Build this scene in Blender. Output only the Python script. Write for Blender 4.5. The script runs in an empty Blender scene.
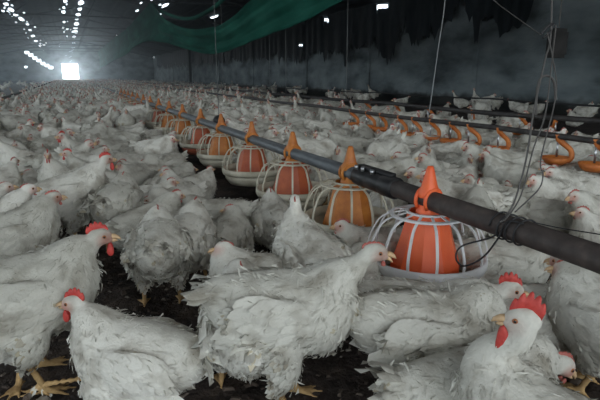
import bpy, bmesh, math, random
import numpy as np
from mathutils import Vector, Matrix

SC = bpy.context.scene
COL = SC.collection

# ------------------------------------------------------------------ camera
CAM_H = 0.75
F = 520.0
_d = np.array([-230.0, 124.0, -F]); _d /= np.linalg.norm(_d)
_p = math.atan2(124.0, F)
_u = np.array([0.0, math.cos(_p), math.sin(_p)])
_r = np.cross(_d, _u)
RC = np.array([_r, _d, _u])                 # camera axes -> world axes

def ray(px, py):
    return RC @ np.array([px-300.0, 200.0-py, -F])
def at_z(px, py, z):                        # where a sight line meets a level
    v = ray(px, py); t = (z-CAM_H)/v[2]
    return Vector((v[0]*t, v[1]*t, z))
def at_x(px, py, x):
    v = ray(px, py); t = x/v[0]
    return Vector((x, v[1]*t, CAM_H+v[2]*t))
def proj(P):
    c = RC.T @ (np.array(P, float)-np.array([0, 0, CAM_H]))
    if c[2] > -0.05: return None
    return 300+c[0]/-c[2]*F, 200-c[1]/-c[2]*F, -c[2]

cam_data = bpy.data.cameras.new('camera')
cam = bpy.data.objects.new('camera', cam_data); COL.objects.link(cam)
cam_data.sensor_width = 36; cam_data.lens = F/600*36; cam_data.clip_end = 300; cam_data.clip_start = 0.02
M4 = Matrix([[*RC[0], 0], [*RC[1], 0], [*RC[2], CAM_H], [0, 0, 0, 1]])
cam.matrix_world = M4
cam_data.dof.use_dof = False
SC.camera = cam
CAM_AZ = math.atan2(RC[1][0], RC[0][0])     # direction of the camera's right on the floor

# ------------------------------------------------------------------ light
world = bpy.data.worlds.new('sky'); SC.world = world; world.use_nodes = True
bg = world.node_tree.nodes['Background']
bg.inputs[0].default_value = (0.80, 0.92, 1.0, 1); bg.inputs[1].default_value = 9.0
SC.view_settings.view_transform = 'Standard'; SC.view_settings.look = 'None'
SC.view_settings.exposure = -1.95; SC.view_settings.gamma = 1.0
SC.view_settings.use_curve_mapping = False
SC.cycles.max_bounces = 5; SC.cycles.diffuse_bounces = 3; SC.cycles.glossy_bounces = 2
SC.cycles.transmission_bounces = 3; SC.cycles.volume_bounces = 0; SC.cycles.transparent_max_bounces = 8
SC.cycles.use_denoising = True
SC.cycles.volume_step_rate = 4.0

def area(name, loc, rot, sx, sy, power, col):
    l = bpy.data.lights.new(name, 'AREA'); l.shape = 'RECTANGLE'; l.size = sx; l.size_y = sy
    l.energy = power; l.color = col
    o = bpy.data.objects.new(name, l); o.location = loc; o.rotation_euler = rot; COL.objects.link(o)
    return o
R = math.radians
# added lamp on the unseen left side; daylight through the open near end
area('side_fill_light', (-6.6, 16.5, 2.1), (0, R(-58), 0), 1.6, 42.0, 740, (0.90, 0.97, 1.0))
area('end_daylight', (1.0, -4.0, 2.3), (R(68), 0, 0), 9.0, 2.6, 360, (1.0, 0.97, 0.92))
area('door_daylight', (.07, 63.9, 1.05), (R(-90), 0, 0), 1.6, 2.0, 2300, (0.85, 0.95, 1.0))
# fill lamps added out of view under the solid roof to light the flock
area('roof_fill_light', (1.6, 7.0, 4.1), (0, 0, 0), 1.4, 12.0, 150, (0.95, 0.98, 1.0))
area('roof_fill_light', (0.6, 18.0, 4.25), (0, 0, 0), 1.0, 7.0, 110, (0.82, 0.94, 1.0))

# ------------------------------------------------------------------ materials
def mat(name, base, rough=0.7, **kw):
    m = bpy.data.materials.new(name); m.use_nodes = True
    b = m.node_tree.nodes['Principled BSDF']
    b.inputs['Base Color'].default_value = (*base, 1); b.inputs['Roughness'].default_value = rough
    for k, v in kw.items(): b.inputs[k.replace('_', ' ')].default_value = v
    return m
def ramp_mat(name, stops, scale=8.0, rough=0.8, detail=6.0, bump=0.0, bscale=40.0, bdist=0.01, stretch=(1, 1, 1), **kw):
    m = mat(name, (1, 1, 1), rough, **kw); nt = m.node_tree; N = nt.nodes; L = nt.links
    b = N['Principled BSDF']
    tc = N.new('ShaderNodeTexCoord'); mp = N.new('ShaderNodeMapping'); mp.inputs['Scale'].default_value = stretch
    L.new(tc.outputs['Object'], mp.inputs[0])
    nz = N.new('ShaderNodeTexNoise'); nz.inputs['Scale'].default_value = scale; nz.inputs['Detail'].default_value = detail
    L.new(mp.outputs[0], nz.inputs['Vector'])
    cr = N.new('ShaderNodeValToRGB'); el = cr.color_ramp.elements
    while len(el) > 1: el.remove(el[-1])
    el[0].position = stops[0][0]; el[0].color = (*stops[0][1], 1)
    for p, c in stops[1:]:
        e = el.new(p); e.color = (*c, 1)
    L.new(nz.outputs['Fac'], cr.inputs[0]); L.new(cr.outputs[0], b.inputs['Base Color'])
    if bump:
        n2 = N.new('ShaderNodeTexNoise'); n2.inputs['Scale'].default_value = bscale; n2.inputs['Detail'].default_value = 5
        L.new(mp.outputs[0], n2.inputs['Vector'])
        bp = N.new('ShaderNodeBump'); bp.inputs['Strength'].default_value = bump; bp.inputs['Distance'].default_value = bdist
        L.new(n2.outputs['Fac'], bp.inputs['Height']); L.new(bp.outputs[0], b.inputs['Normal'])
    return m

def plumage_mat():
    m = mat('plumage', (0.8, 0.8, 0.78), 0.75); nt = m.node_tree; N = nt.nodes; L = nt.links
    b = N['Principled BSDF']; b.inputs['Specular IOR Level'].default_value = 0.15
    at = N.new('ShaderNodeAttribute'); at.attribute_name = 'col'
    tc = N.new('ShaderNodeTexCoord'); oi = N.new('ShaderNodeObjectInfo')
    ad = N.new('ShaderNodeVectorMath'); ad.operation = 'ADD'
    mul = N.new('ShaderNodeMath'); mul.operation = 'MULTIPLY'; mul.inputs[1].default_value = 40
    L.new(oi.outputs['Random'], mul.inputs[0])
    L.new(tc.outputs['Object'], ad.inputs[0]); L.new(mul.outputs[0], ad.inputs[1])
    nz = N.new('ShaderNodeTexNoise'); nz.inputs['Scale'].default_value = 14; nz.inputs['Detail'].default_value = 5
    L.new(ad.outputs[0], nz.inputs['Vector'])
    cr = N.new('ShaderNodeValToRGB'); el = cr.color_ramp.elements       # dirt and wear in the plumage
    el[0].position = 0.30; el[0].color = (0.42, 0.38, 0.33, 1); el[1].position = 0.52; el[1].color = (1, 1, 1, 1)
    L.new(nz.outputs['Fac'], cr.inputs[0])
    mx = N.new('ShaderNodeMix'); mx.data_type = 'RGBA'; mx.blend_type = 'MULTIPLY'; mx.inputs[0].default_value = 0.75
    L.new(at.outputs['Color'], mx.inputs[6]); L.new(cr.outputs[0], mx.inputs[7])
    c2 = N.new('ShaderNodeValToRGB'); e2 = c2.color_ramp.elements       # each bird is a little cleaner or duller
    e2[0].color = (0.68, 0.68, 0.66, 1); e2[1].color = (1, 1, 1, 1)
    L.new(oi.outputs['Random'], c2.inputs[0])
    m2 = N.new('ShaderNodeMix'); m2.data_type = 'RGBA'; m2.blend_type = 'MULTIPLY'; m2.inputs[0].default_value = 1
    L.new(mx.outputs[2], m2.inputs[6]); L.new(c2.outputs[0], m2.inputs[7])
    L.new(m2.outputs[2], b.inputs['Base Color'])
    n2 = N.new('ShaderNodeTexNoise'); n2.inputs['Scale'].default_value = 160; n2.inputs['Detail'].default_value = 3
    L.new(tc.outputs['Object'], n2.inputs['Vector'])
    bp = N.new('ShaderNodeBump'); bp.inputs['Strength'].default_value = 0.5; bp.inputs['Distance'].default_value = 0.003
    L.new(n2.outputs['Fac'], bp.inputs['Height']); L.new(bp.outputs[0], b.inputs['Normal'])
    return m
PLUME = plumage_mat()
RED = ramp_mat('comb_red', [(0.3, (0.44, 0.035, 0.03)), (0.7, (0.66, 0.08, 0.06))], 60, 0.55, bump=0.5, bscale=300, bdist=0.002)
DULL = ramp_mat('comb_dull_red', [(0.3, (0.36, 0.085, 0.065)), (0.7, (0.50, 0.15, 0.12))], 60, 0.6)
BEAK = mat('beak_horn', (0.62, 0.42, 0.24), 0.45)
EYE = mat('eye_dark', (0.015, 0.008, 0.006), 0.15)
IRIS = mat('iris_orange', (0.35, 0.12, 0.04), 0.4)

# ------------------------------------------------------------------ mesh helpers
def link(name, me, parent=None):
    o = bpy.data.objects.new(name, me); COL.objects.link(o)
    if parent: o.parent = parent
    return o
def tag(o, label=None, cat=None, group=None, kind=None):
    if label: o['label'] = label
    if cat: o['category'] = cat
    if group: o['group'] = group
    if kind: o['kind'] = kind
    return o
class MB:
    """collects polygons for one mesh"""
    def __init__(s): s.v = []; s.f = []; s.m = []
    def add(s, vs, fs, m=0):
        k = len(s.v); s.v += [tuple(x) for x in vs]; s.f += [tuple(i+k for i in f) for f in fs]; s.m += [m]*len(fs)
    def box(s, lo, hi, m=0):
        x0, y0, z0 = lo; x1, y1, z1 = hi
        s.add([(x0,y0,z0),(x1,y0,z0),(x1,y1,z0),(x0,y1,z0),(x0,y0,z1),(x1,y0,z1),(x1,y1,z1),(x0,y1,z1)],
              [(3,2,1,0),(4,5,6,7),(0,1,5,4),(1,2,6,5),(2,3,7,6),(3,0,4,7)], m)
    def tube(s, pts, r, n=8, m=0, cap=True, closed=False):
        pts = [Vector(p) for p in pts]; k = len(pts); rr = r if hasattr(r, '__len__') else [r]*k
        vs = []; ref = None
        for i, p in enumerate(pts):
            if closed: t = pts[(i+1) % k]-pts[i-1]
            else: t = pts[min(i+1, k-1)]-pts[max(i-1, 0)]
            t.normalize()
            if ref is None: ref = t.orthogonal().normalized()
            ref = (ref-t*ref.dot(t)).normalized(); b = t.cross(ref)
            for j in range(n):
                a = 2*math.pi*j/n; vs.append(p+(ref*math.cos(a)+b*math.sin(a))*rr[i])
        fs = []
        for i in range(k if closed else k-1):
            i2 = (i+1) % k
            for j in range(n):
                fs.append((i*n+j, i*n+(j+1) % n, i2*n+(j+1) % n, i2*n+j))
        if cap and not closed:
            fs.append(tuple(range(n))[::-1]); fs.append(tuple((k-1)*n+j for j in range(n)))
        s.add(vs, fs, m)
    def lathe(s, prof, n=32, m=0, c=(0, 0, 0), closed=False, polygon=None):
        vs = []; k = len(prof)
        for (r, z) in prof:
            for j in range(n):
                a = 2*math.pi*j/n; vs.append((c[0]+r*math.cos(a), c[1]+r*math.sin(a), c[2]+z))
        fs = []
        for i in range(k if closed else k-1):
            i2 = (i+1) % k
            for j in range(n): fs.append((i*n+j, i*n+(j+1) % n, i2*n+(j+1) % n, i2*n+j))
        s.add(vs, fs, m)
    def mesh(s, name, mats, smooth=True):
        me = bpy.data.meshes.new(name); me.from_pydata(s.v, [], s.f)
        for m in (mats if isinstance(mats, (list, tuple)) else [mats]): me.materials.append(m)
        me.polygons.foreach_set('material_index', s.m)
        if smooth: me.shade_smooth()
        me.update(); return me
    def build(s, name, mats, parent=None, smooth=True):
        return link(name, s.mesh(name, mats, smooth), parent)

# ------------------------------------------------------------------ chicken
def ico(sub):
    bm = bmesh.new(); bmesh.ops.create_icosphere(bm, subdivisions=sub, radius=1)
    v = np.array([x.co[:] for x in bm.verts]); f = [tuple(q.index for q in p.verts) for p in bm.faces]; bm.free()
    return v, f
ICO2, ICO3 = ico(2), ico(3)

def spline(P, n):
    P = np.array(P, float); k = len(P); out = []
    t = np.linspace(0, k-1, n)
    for x in t:
        i = min(int(x), k-2); u = x-i
        p0, p1, p2, p3 = P[max(i-1, 0)], P[i], P[i+1], P[min(i+2, k-1)]
        out.append(0.5*((2*p1)+(-p0+p2)*u+(2*p0-5*p1+4*p2-p3)*u*u+(-p0+3*p1-3*p2+p3)*u**3))
    return np.array(out)
def rotm(yaw=0, pitch=0, roll=0):
    return np.array((Matrix.Rotation(yaw, 3, 'Z') @ Matrix.Rotation(-pitch, 3, 'Y') @ Matrix.Rotation(roll, 3, 'X')))

def bird_layout(h, pitch, head, legs='stand', hy=0.0):
    """spine rows x,y,z,radius in body frame, moved to the ground frame"""
    hx, hz = head
    body = [(-.165, 0, .050, .034), (-.13, 0, .032, .062), (-.075, 0, .010, .088), (-.005, 0, 0, .101), (.05, 0, .004, .094), (.083, 0, .026, .073)]
    Rb = rotm(0, pitch)
    B = np.array(body); B[:, :3] = B[:, :3] @ Rb.T + [0, 0, h]
    last = B[-1]
    H = np.array([hx, hy, hz])                       # head centre in ground frame
    q = last[:3]+np.array([.020, 0, .048])
    mid1 = q*0.58+H*0.42+np.array([.006, hy*0.1, 0]); mid2 = q*0.25+H*0.75+np.array([-.006, 0, -.004])
    neck = np.array([[*q, .046], [*mid1, .0275], [*mid2, .0205], [*H, .0185]])
    return B, neck

def make_bird(seed, h=.205, pitch=8, head=(.14, .335), hy=0.0, hyaw=0, hpitch=0, legs='stand', comb=.5, wattle=.4,
              vox=.0055, nf=3200, wisps=900, tail_up=25, dirt=.5, tall_tail=1.0, face=1.15, simple=False, wing=1.0):
    rng = np.random.default_rng(seed)
    B, NK = bird_layout(h, R(pitch), head, legs, hy)
    Rb = rotm(0, R(pitch))
    def bp(x, y, z): return Rb @ np.array([x, y, z]) + [0, 0, h]
    V = []; Fc = []; k = 0
    def blob(c, s, rot=None, sub=ICO2):
        nonlocal k
        v = sub[0]*np.array(s)
        if rot is not None: v = v @ rot.T
        V.append(v+c); Fc.extend([tuple(i+k for i in f) for f in sub[1]]); k += len(v)
    def sweep(P, n, lat=1.0):
        for p in spline(P, n): blob(p[:3], (p[3], p[3]*lat, p[3]))
    sweep(B, 15, .96)
    sweep(np.vstack([B[-2:-1], NK]), 26)
    blob(bp(.06, 0, -.02), (.070, .080, .078)); blob(bp(-.04, 0, -.04), (.09, .074, .066))
    Rh = rotm(R(hyaw), R(hpitch)); H = NK[-1][:3]
    blob(H+Rh @ np.array([.006, 0, .003]), (.029, .0175, .0215), Rh, ICO3)
    blob(H+Rh @ np.array([.022, 0, -.004]), (.016, .0125, .0125), Rh)
    feet = []
    for s in (-1, 1):
        blob(bp(-.015, s*.084, .012), (.108, .022, .058), rotm(R(-4*s), R(pitch-6)))     # folded wing
        if legs == 'stand':
            hip = bp(-.02, s*.055, -.05); hock = np.array([-.02, s*.058, .085]); foot = np.array([.012, s*.062, .010])
            hip = np.append(hip, .052); sweep([hip, [*(hip[:3]*.45+hock*.55+[.012, 0, 0]), .036], [*hock, .016]], 8)
        elif legs == 'sit':
            hip = bp(.01, s*.062, -.04); blob(hip, (.07, .042, .052))
            hock = np.array([.02, s*.06, .03]); foot = np.array([.07, s*.065, .010])
        elif legs == 'stretch':                                  # one leg thrust out in front
            hip = bp(.03, s*.065, -.05); blob(hip, (.065, .042, .052))
            hock = np.array([.06, s*.06, .045]); foot = np.array([.255, s*.01, .030]) if s < 0 else np.array([.08, s*.06, .01])
        feet.append((hock, foot, s))
    if not simple:
        for hock, foot, s in feet:
            r0 = .0095
            sweep([[*hock, r0], [*(hock*.5+foot*.5), .0085], [*foot, .009]], 14)
            for a, l in ((-28, .050), (0, .060), (26, .050), (175, .026)):
                e = foot+np.array([math.cos(R(a+s*6))*l, math.sin(R(a+s*6))*l, 0]); e[2] = .0055
                m_ = foot*.5+e*.5; m_[2] = .0085
                sweep([[*foot, .0075], [*m_, .0062], [*e, .0045]], 9)
    me = bpy.data.meshes.new('bird'); me.from_pydata(np.vstack(V).tolist(), [], Fc)
    o = bpy.data.objects.new('tmp', me); COL.objects.link(o)
    md = o.modifiers.new('r', 'REMESH'); md.mode = 'VOXEL'; md.voxel_size = vox; md.use_smooth_shade = True
    sm = o.modifiers.new('s', 'SMOOTH'); sm.iterations = 3; sm.factor = .5
    dg = bpy.context.evaluated_depsgraph_get(); ev = o.evaluated_get(dg); em = ev.to_mesh()
    nv = len(em.vertices); co = np.empty(nv*3); em.vertices.foreach_get('co', co); co = co.reshape(-1, 3)
    no = np.empty(nv*3); em.vertices.foreach_get('normal', no); no = no.reshape(-1, 3)
    faces = [tuple(p.vertices) for p in em.polygons]
    ev.to_mesh_clear(); bpy.data.objects.remove(o); bpy.data.meshes.remove(me)
    # ---- regions
    sp = np.vstack([spline(B, 24), spline(np.vstack([B[-1:], NK]), 24)[1:]])
    tg = np.gradient(sp[:, :3], axis=0); tg /= np.linalg.norm(tg, axis=1)[:, None]+1e-9
    nb = 24
    dd = ((co[:, None, :]-sp[None, :, :3])**2).sum(2) - (sp[None, :, 3]**2)*.8
    near = dd.argmin(1)
    hl = (co-H) @ Rh                                # head-local
    head_d = np.linalg.norm(hl/[.036, .028, .030], axis=1)
    is_leg = np.zeros(nv, bool)
    for hock, foot, s in feet:
        ab = foot-hock; t = np.clip(((co-hock) @ ab)/(ab @ ab), 0, 1)
        is_leg |= (np.linalg.norm(co-(hock+t[:, None]*ab), axis=1) < .0135) & (t > .08)
        is_leg |= (np.linalg.norm((co-foot)[:, :2], axis=1) < .072) & (co[:, 2] < .017)
    if simple: is_leg[:] = False
    # ---- colours that belong to the bird itself
    white = np.array([.83, .81, .74])
    C = np.tile(white, (nv, 1))*(.94+.08*rng.random((nv, 1)))
    skin = np.array([.64, .25, .19]); fx = np.array([.020, 0, -.004])
    fd = np.linalg.norm((hl-fx)/[.024, .03, .020], axis=1)
    w = np.clip(1.25-fd, 0, 1)[:, None]*min(1, .85*face)
    C = C*(1-w)+skin*w
    C[is_leg] = np.array([.58, .38, .18])*(.85+.3*rng.random((is_leg.sum(), 1)))
    base_col = C.copy()
    # ---- feathers
    tri = np.array([(f[0], f[1], f[2]) for f in faces]); A = co[tri]
    ar = np.linalg.norm(np.cross(A[:, 1]-A[:, 0], A[:, 2]-A[:, 0]), axis=1)
    ok = ~(is_leg[tri[:, 0]] | (head_d[tri[:, 0]] < 1.0)); ok &= co[tri[:, 0]][:, 2] > .012
    wgt = ar*ok*np.where(near[tri[:, 0]] >= nb, 3.0, 1.0); wgt /= wgt.sum()
    FV = []; FF = []; FC = []; fk = 0
    def card(p, n, d, L, W, rows=4, lift=.25, ragged=.12, colr=None, bend=.0, cols=3):
        nonlocal fk
        n = n/np.linalg.norm(n); d = d-n*(d @ n); d /= np.linalg.norm(d)+1e-9
        sd = np.cross(n, d); prof = [.45, .95, 1.0, .55] if rows == 4 else [.6, 1.0, .5]
        for i in range(rows):
            t = i/(rows-1); z = L*(lift*t-bend*t*t)
            for j in range(cols):
                u = (j/(cols-1)-.5)*2
                q = p+d*(L*t)+sd*(u*W*.5*prof[i])+n*(z-abs(u)*W*.13)
                if i == rows-1: q = q+d*(L*ragged*rng.normal())+n*(L*.06*rng.normal())+(0 if j == cols//2 else -d*L*.12)
                FV.append(q)
        for i in range(rows-1):
            for j in range(cols-1):
                a = fk+i*cols+j; FF.append((a, a+1, a+cols+1, a+cols))
        fk += rows*cols
        c = colr if colr is not None else white*(.80+.24*rng.random())
        FC.extend([c]*(rows*cols))
    rows = 3 if simple else 4
    pick = rng.choice(len(tri), nf, p=wgt)
    for fi in pick:
        vi = tri[fi][0]; b = rng.dirichlet((1, 1, 1)); p = (A[fi]*b[:, None]).sum(0); n = no[vi]; m = near[vi]
        d = -tg[m]*1.0+rng.normal(size=3)*.13
        scale = 1.0 if not simple else 1.7
        if m >= nb+3:
            q = (m-nb)/23.0; L = (.022-.011*q)*scale; W = L*.6; lift = .08; d += np.array([0, 0, -.35])
        else:
            low = np.clip((sp[m][2]-p[2])/.08, -1, 1)
            d = d+np.array([0, 0, -.30-.25*max(low, 0)])
            L = (.026+.012*rng.random())*scale; W = L*.68; lift = .09+.13*max(low, 0); L *= 1-.2*max(low, 0); W = L*.62
            if low > .45: d += rng.normal(size=3)*.25
        c = white*(.88+.12*rng.random())
        if rng.random() < .10*dirt: c = c*np.array([.80, .74, .62])
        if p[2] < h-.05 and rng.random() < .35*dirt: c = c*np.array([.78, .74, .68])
        card(p-n*.004, n, d, L, W, rows, lift, colr=c, bend=.12)
    for fi in rng.choice(len(tri), wisps, p=wgt):                # loose down
        vi = tri[fi][0]; n = no[vi]; m = near[vi]; p = A[fi].mean(0)
        d = -tg[m]+rng.normal(size=3)*.55+n*.15+np.array([0, 0, -.35]); L = (.010+.016*rng.random())*(1 if m < nb+3 else .5)
        card(p, n, d, L, L*.16, 3, .45+.3*rng.random(), .2, white*(.92+.12*rng.random()), .25, cols=2)
    for s in (-1, 1):                                           # wing rows
        for row in range(4):
            for i in range(9):
                t = i/8; x = .055-.022*row-.055*t; z = .045-.078*t+.006*row
                p = bp(x, s*.100, z*wing); vi_ = ((co-p)**2).sum(1).argmin(); n = no[vi_]*.8+Rb @ np.array([0, s*.3, .05]); p = co[vi_]+n*(.001+.0012*(3-row))
                d = Rb @ np.array([-1, -s*.10, -.12-.12*t])+rng.normal(size=3)*.06
                L = (.044+.017*row)*(.9+.2*rng.random()); 
                card(p, n, d, L, L*.42, 4, .03+.015*(3-row), .05, white*(.88+.17*rng.random()), .06)
    for i in range(16):                                         # short tail
        a = (i/15-.5)*1.3; up = tail_up+12*rng.normal()
        p = bp(-.165+.02*rng.random(), .035*a*1.5, .060+.010*rng.normal())
        d = Rb @ np.array([-math.cos(R(up)), .75*a, math.sin(R(up))]); n = Rb @ np.array([math.sin(R(up)), a*.9, math.cos(R(up))])
        L = (.050+.025*rng.random())*tall_tail
        card(p, n, d, L, .024, 4, .05, .08, white*(.86+.17*rng.random()), .15)
    extra = []
    nV = np.vstack([co, np.array(FV)]) if FV else co
    nF = faces+[tuple(i+nv for i in f) for f in FF]
    nC = np.vstack([base_col, np.array(FC)]) if FC else base_col
    mats = [PLUME]
    red_ = RED if comb > .65 else DULL
    parts = head_parts(H, Rh, rng, comb, wattle, red_)
    def finish(nV, nF, nC, mi, mats):
        mm = bpy.data.meshes.new('chicken'); mm.from_pydata([tuple(x) for x in nV], [], nF)
        ca = mm.color_attributes.new('col', 'FLOAT_COLOR', 'POINT')
        ca.data.foreach_set('color', np.hstack([nC, np.ones((len(nC), 1))]).astype(np.float32).ravel())
        for q in mats: mm.materials.append(q)
        if mi is not None: mm.polygons.foreach_set('material_index', mi)
        mm.shade_smooth(); mm.update(); return mm
    whole = None
    # a version with the head parts joined in, for birds too far away to show them
    v2 = list(nV); f2 = list(nF); c2 = [nC]; mi = [0]*len(nF); k2 = len(v2)
    order = {'comb': 1, 'wattle': 1, 'beak': 2, 'eye': 3}
    for nm, me_ in parts:
        nvp = len(me_.vertices); v2 += [tuple(x.co) for x in me_.vertices]; f2 += [tuple(i+k2 for i in p.vertices) for p in me_.polygons]
        mi += [order[nm]]*len(me_.polygons); c2.append(np.ones((nvp, 3))); k2 += nvp
    whole = finish(v2, f2, np.vstack(c2), mi, [PLUME, red_, BEAK, EYE])
    return dict(head=(head[0], hy, head[1]), body=finish(nV, nF, nC, None, [PLUME]), whole=whole, parts=parts)

GAPE = 0.0
def head_parts(H, Rh, rng, comb, wattle, RED):
    def T(p): return tuple(H+Rh @ np.array(p))
    out = []
    # comb: a serrated fin
    n = 5; base = []; top = []
    m = MB(); xs = np.linspace(.026, -.022, 21)
    for i, x in enumerate(xs):
        t = i/20; zb = .0185-.9*(x-.004)**2*10*.35*3
        ht = (.005+.015*math.sin(math.pi*min(1, t*1.02))**.7)*comb
        saw = abs(math.sin(math.pi*n*t))**.8
        zt = zb+ht*(.62+.38*saw)+.002
        lean = -.006*t*comb
        th = .0028*(1.0 if comb > .8 else .85)
        for (yy, zz) in ((th*1.25, zb-.006), (th, zb+(zt-zb)*.5), (th*.45, zt), (-th*.45, zt), (-th, zb+(zt-zb)*.5), (-th*1.25, zb-.006)):
            m.v.append(T((x+lean*(zz-zb)/.02, yy+.0015*math.sin(t*9), zz)))
    for i in range(20):
        for j in range(6):
            m.f.append((i*6+j, i*6+(j+1) % 6, (i+1)*6+(j+1) % 6, (i+1)*6+j)); m.m.append(0)
    m.f.append((0, 1, 2, 3, 4, 5)); m.f.append((125, 124, 123, 122, 121, 120)); m.m += [0, 0]
    out.append(('comb', m.mesh('comb', RED)))
    # wattles: two flattened drops under the beak
    m = MB(); v, f = ICO2
    for s in (-1, 1):
        q = []
        for (x, y, z) in v:
            zz = z*.015*wattle; k_ = .55+.45*(1-z)/2
            q.append(T((.026+.007*max(0, wattle-1)+x*.0095*k_*(.5+.5*wattle), s*.0055+y*.0035, -.018-.010*wattle+zz)))
        m.add(q, f)
    if wattle > 9:                                             # red lobe behind the beak
        for s in (-1, 1):
            m.add([T((.010+x*.006, s*.0165+y*.003, -.013+z*.008)) for x, y, z in v], f)
    out.append(('wattle', m.mesh('wattle', RED)))
    m = MB()                                                     # hooked beak, upper and lower
    for (pts, rr) in ((((.030, 0, .001), (.039, 0, .0005), (.047, 0, -.003), (.052, 0, -.008)), (.0072, .0060, .0038, .0008)),
                      (((.028, 0, -.007), (.037, 0, -.0085), (.045, 0, -.0095-GAPE)), (.0060, .0045, .0012))):
        m.tube([T(p) for p in pts], rr, 10)
    out.append(('beak', m.mesh('beak', BEAK)))
    for s in (-1, 1):
        m = MB(); c = np.array([.0165, s*.0152, .005])
        m.add([T(c+np.array([x*.0047, y*.0030, z*.0045])) for x, y, z in v], f, 1)
        m.add([T(c+np.array([x*.0030, s*.0010+y*.0028, z*.0030])) for x, y, z in v], f, 0)
        out.append(('eye', m.mesh('eye', [EYE, IRIS])))
    return out

def place_bird(proto, pos, yaw, scale, label, group='white broiler chickens of the flock', full=True, tilt=(0, 0)):
    o = link('chicken', proto['body'] if full else proto['whole'])
    o.location = pos; o.rotation_euler = (tilt[0], tilt[1], yaw); o.scale = (scale,)*3
    tag(o, label, 'chicken', group)
    if full:
        for nm, me in proto['parts']: link(nm, me, o)
    return o

# ------------------------------------------------------------------ the shed
RIDGE_X, RIDGE_Z, SLOPE = .92, 4.5, .2
XL, XR, YN, YF = -7.0, 9.0, -6.0, 64.0
def roof_z(x): return RIDGE_Z-SLOPE*abs(x-RIDGE_X)
def struct(name, mb, m, smooth=False):
    o = mb.build(name, m, None, smooth); o['kind'] = 'structure'; return o

LITTER = ramp_mat('litter', [(0.30, (0.018, 0.012, 0.010)), (0.52, (0.045, 0.032, 0.026)), (0.66, (0.085, 0.062, 0.048)), (0.80, (0.16, 0.13, 0.10))], 9, .95, 9, bump=1.0, bscale=35, bdist=.03)
m = MB(); rng0 = np.random.default_rng(5)
nx, ny = 60, 60
for (x0, x1, y0, y1, nx, ny, amp) in ((-3, 4, -1, 6, 150, 150, .006),):
    g = rng0.normal(size=(nx+1, ny+1))*amp
    g = (g+np.roll(g, 1, 0)+np.roll(g, 1, 1)+np.roll(g, -1, 0)+np.roll(g, -1, 1))/2.2
    g[0, :] = g[-1, :] = 0; g[:, 0] = g[:, -1] = 0
    vs = [(x0+(x1-x0)*i/nx, y0+(y1-y0)*j/ny, g[i, j]) for i in range(nx+1) for j in range(ny+1)]
    fs = [(i*(ny+1)+j, (i+1)*(ny+1)+j, (i+1)*(ny+1)+j+1, i*(ny+1)+j+1) for i in range(nx) for j in range(ny)]
    m.add(vs, fs)
for (x0, x1, y0, y1) in ((XL, XR, YN, -1), (XL, XR, 6, YF+14), (XL, -3, -1, 6), (4, XR, -1, 6)):
    m.add([(x0, y0, 0), (x1, y0, 0), (x1, y1, 0), (x0, y1, 0)], [(0, 1, 2, 3)])
struct('floor', m, LITTER, True)

WALLM = ramp_mat('limewashed_wall', [(0.32, (0.06, 0.072, 0.078)), (0.5, (0.17, 0.20, 0.21)), (0.7, (0.27, 0.31, 0.32))], 1.3, .9, 9, bump=.6, bscale=14, bdist=.02, stretch=(1, .7, 1.6))
nt = WALLM.node_tree; N_ = nt.nodes; L_ = nt.links           # damp, soiled foot of the wall
b_ = N_['Principled BSDF']; old = b_.inputs['Base Color'].links[0].from_socket
tc_ = N_.new('ShaderNodeTexCoord'); sx_ = N_.new('ShaderNodeSeparateXYZ'); L_.new(tc_.outputs['Object'], sx_.inputs[0])
nz_ = N_.new('ShaderNodeTexNoise'); nz_.inputs['Scale'].default_value = 3; L_.new(tc_.outputs['Object'], nz_.inputs['Vector'])
ma_ = N_.new('ShaderNodeMath'); ma_.operation = 'MULTIPLY_ADD'; ma_.inputs[1].default_value = -.35; L_.new(nz_.outputs['Fac'], ma_.inputs[0]); L_.new(sx_.outputs['Z'], ma_.inputs[2])
rp_ = N_.new('ShaderNodeValToRGB'); rp_.color_ramp.elements[0].position = .02; rp_.color_ramp.elements[0].color = (.22, .20, .18, 1)
rp_.color_ramp.elements[1].position = .16; rp_.color_ramp.elements[1].color = (1, 1, 1, 1); L_.new(ma_.outputs[0], rp_.inputs[0])
mx_ = N_.new('ShaderNodeMix'); mx_.data_type = 'RGBA'; mx_.blend_type = 'MULTIPLY'; mx_.inputs[0].default_value = 1
L_.new(old, mx_.inputs[6]); L_.new(rp_.outputs[0], mx_.inputs[7]); L_.new(mx_.outputs[2], b_.inputs['Base Color'])

ROOFM = ramp_mat('dark_roof_sheet', [(0.35, (0.008, 0.010, 0.012)), (0.65, (0.022, 0.026, 0.030))], 2.2, .9, 6)  # even dark tone, varied only by noise
m = MB(); m.box((XR, YN, 0), (XR+.2, YF, 3.0)); struct('wall_right', m, WALLM)
m = MB(); m.box((XL-.2, YN, 0), (XL, YF, .9)); m.box((XL-.2, 52, .9), (XL, YF, 3.0)); struct('wall_left', m, WALLM)
m = MB()                                                     # far gable with the doorway cut in
DX0, DX1, DZ = -.75, .90, 2.1
m.box((XL, YF, 0), (DX0, YF+.2, 3.0)); m.box((DX1, YF, 0), (XR, YF+.2, 3.0)); m.box((DX0, YF, DZ), (DX1, YF+.2, 3.0))
m.add([(XL, YF, 3), (XR, YF, 3), (RIDGE_X, YF, 4.6), (XL, YF+.2, 3), (XR, YF+.2, 3), (RIDGE_X, YF+.2, 4.6)], [(0, 1, 2), (5, 4, 3), (0, 2, 5, 3), (1, 4, 5, 2)])
struct('wall_back', m, WALLM)
m = MB()                                                     # corrugated roof, two slopes
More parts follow.
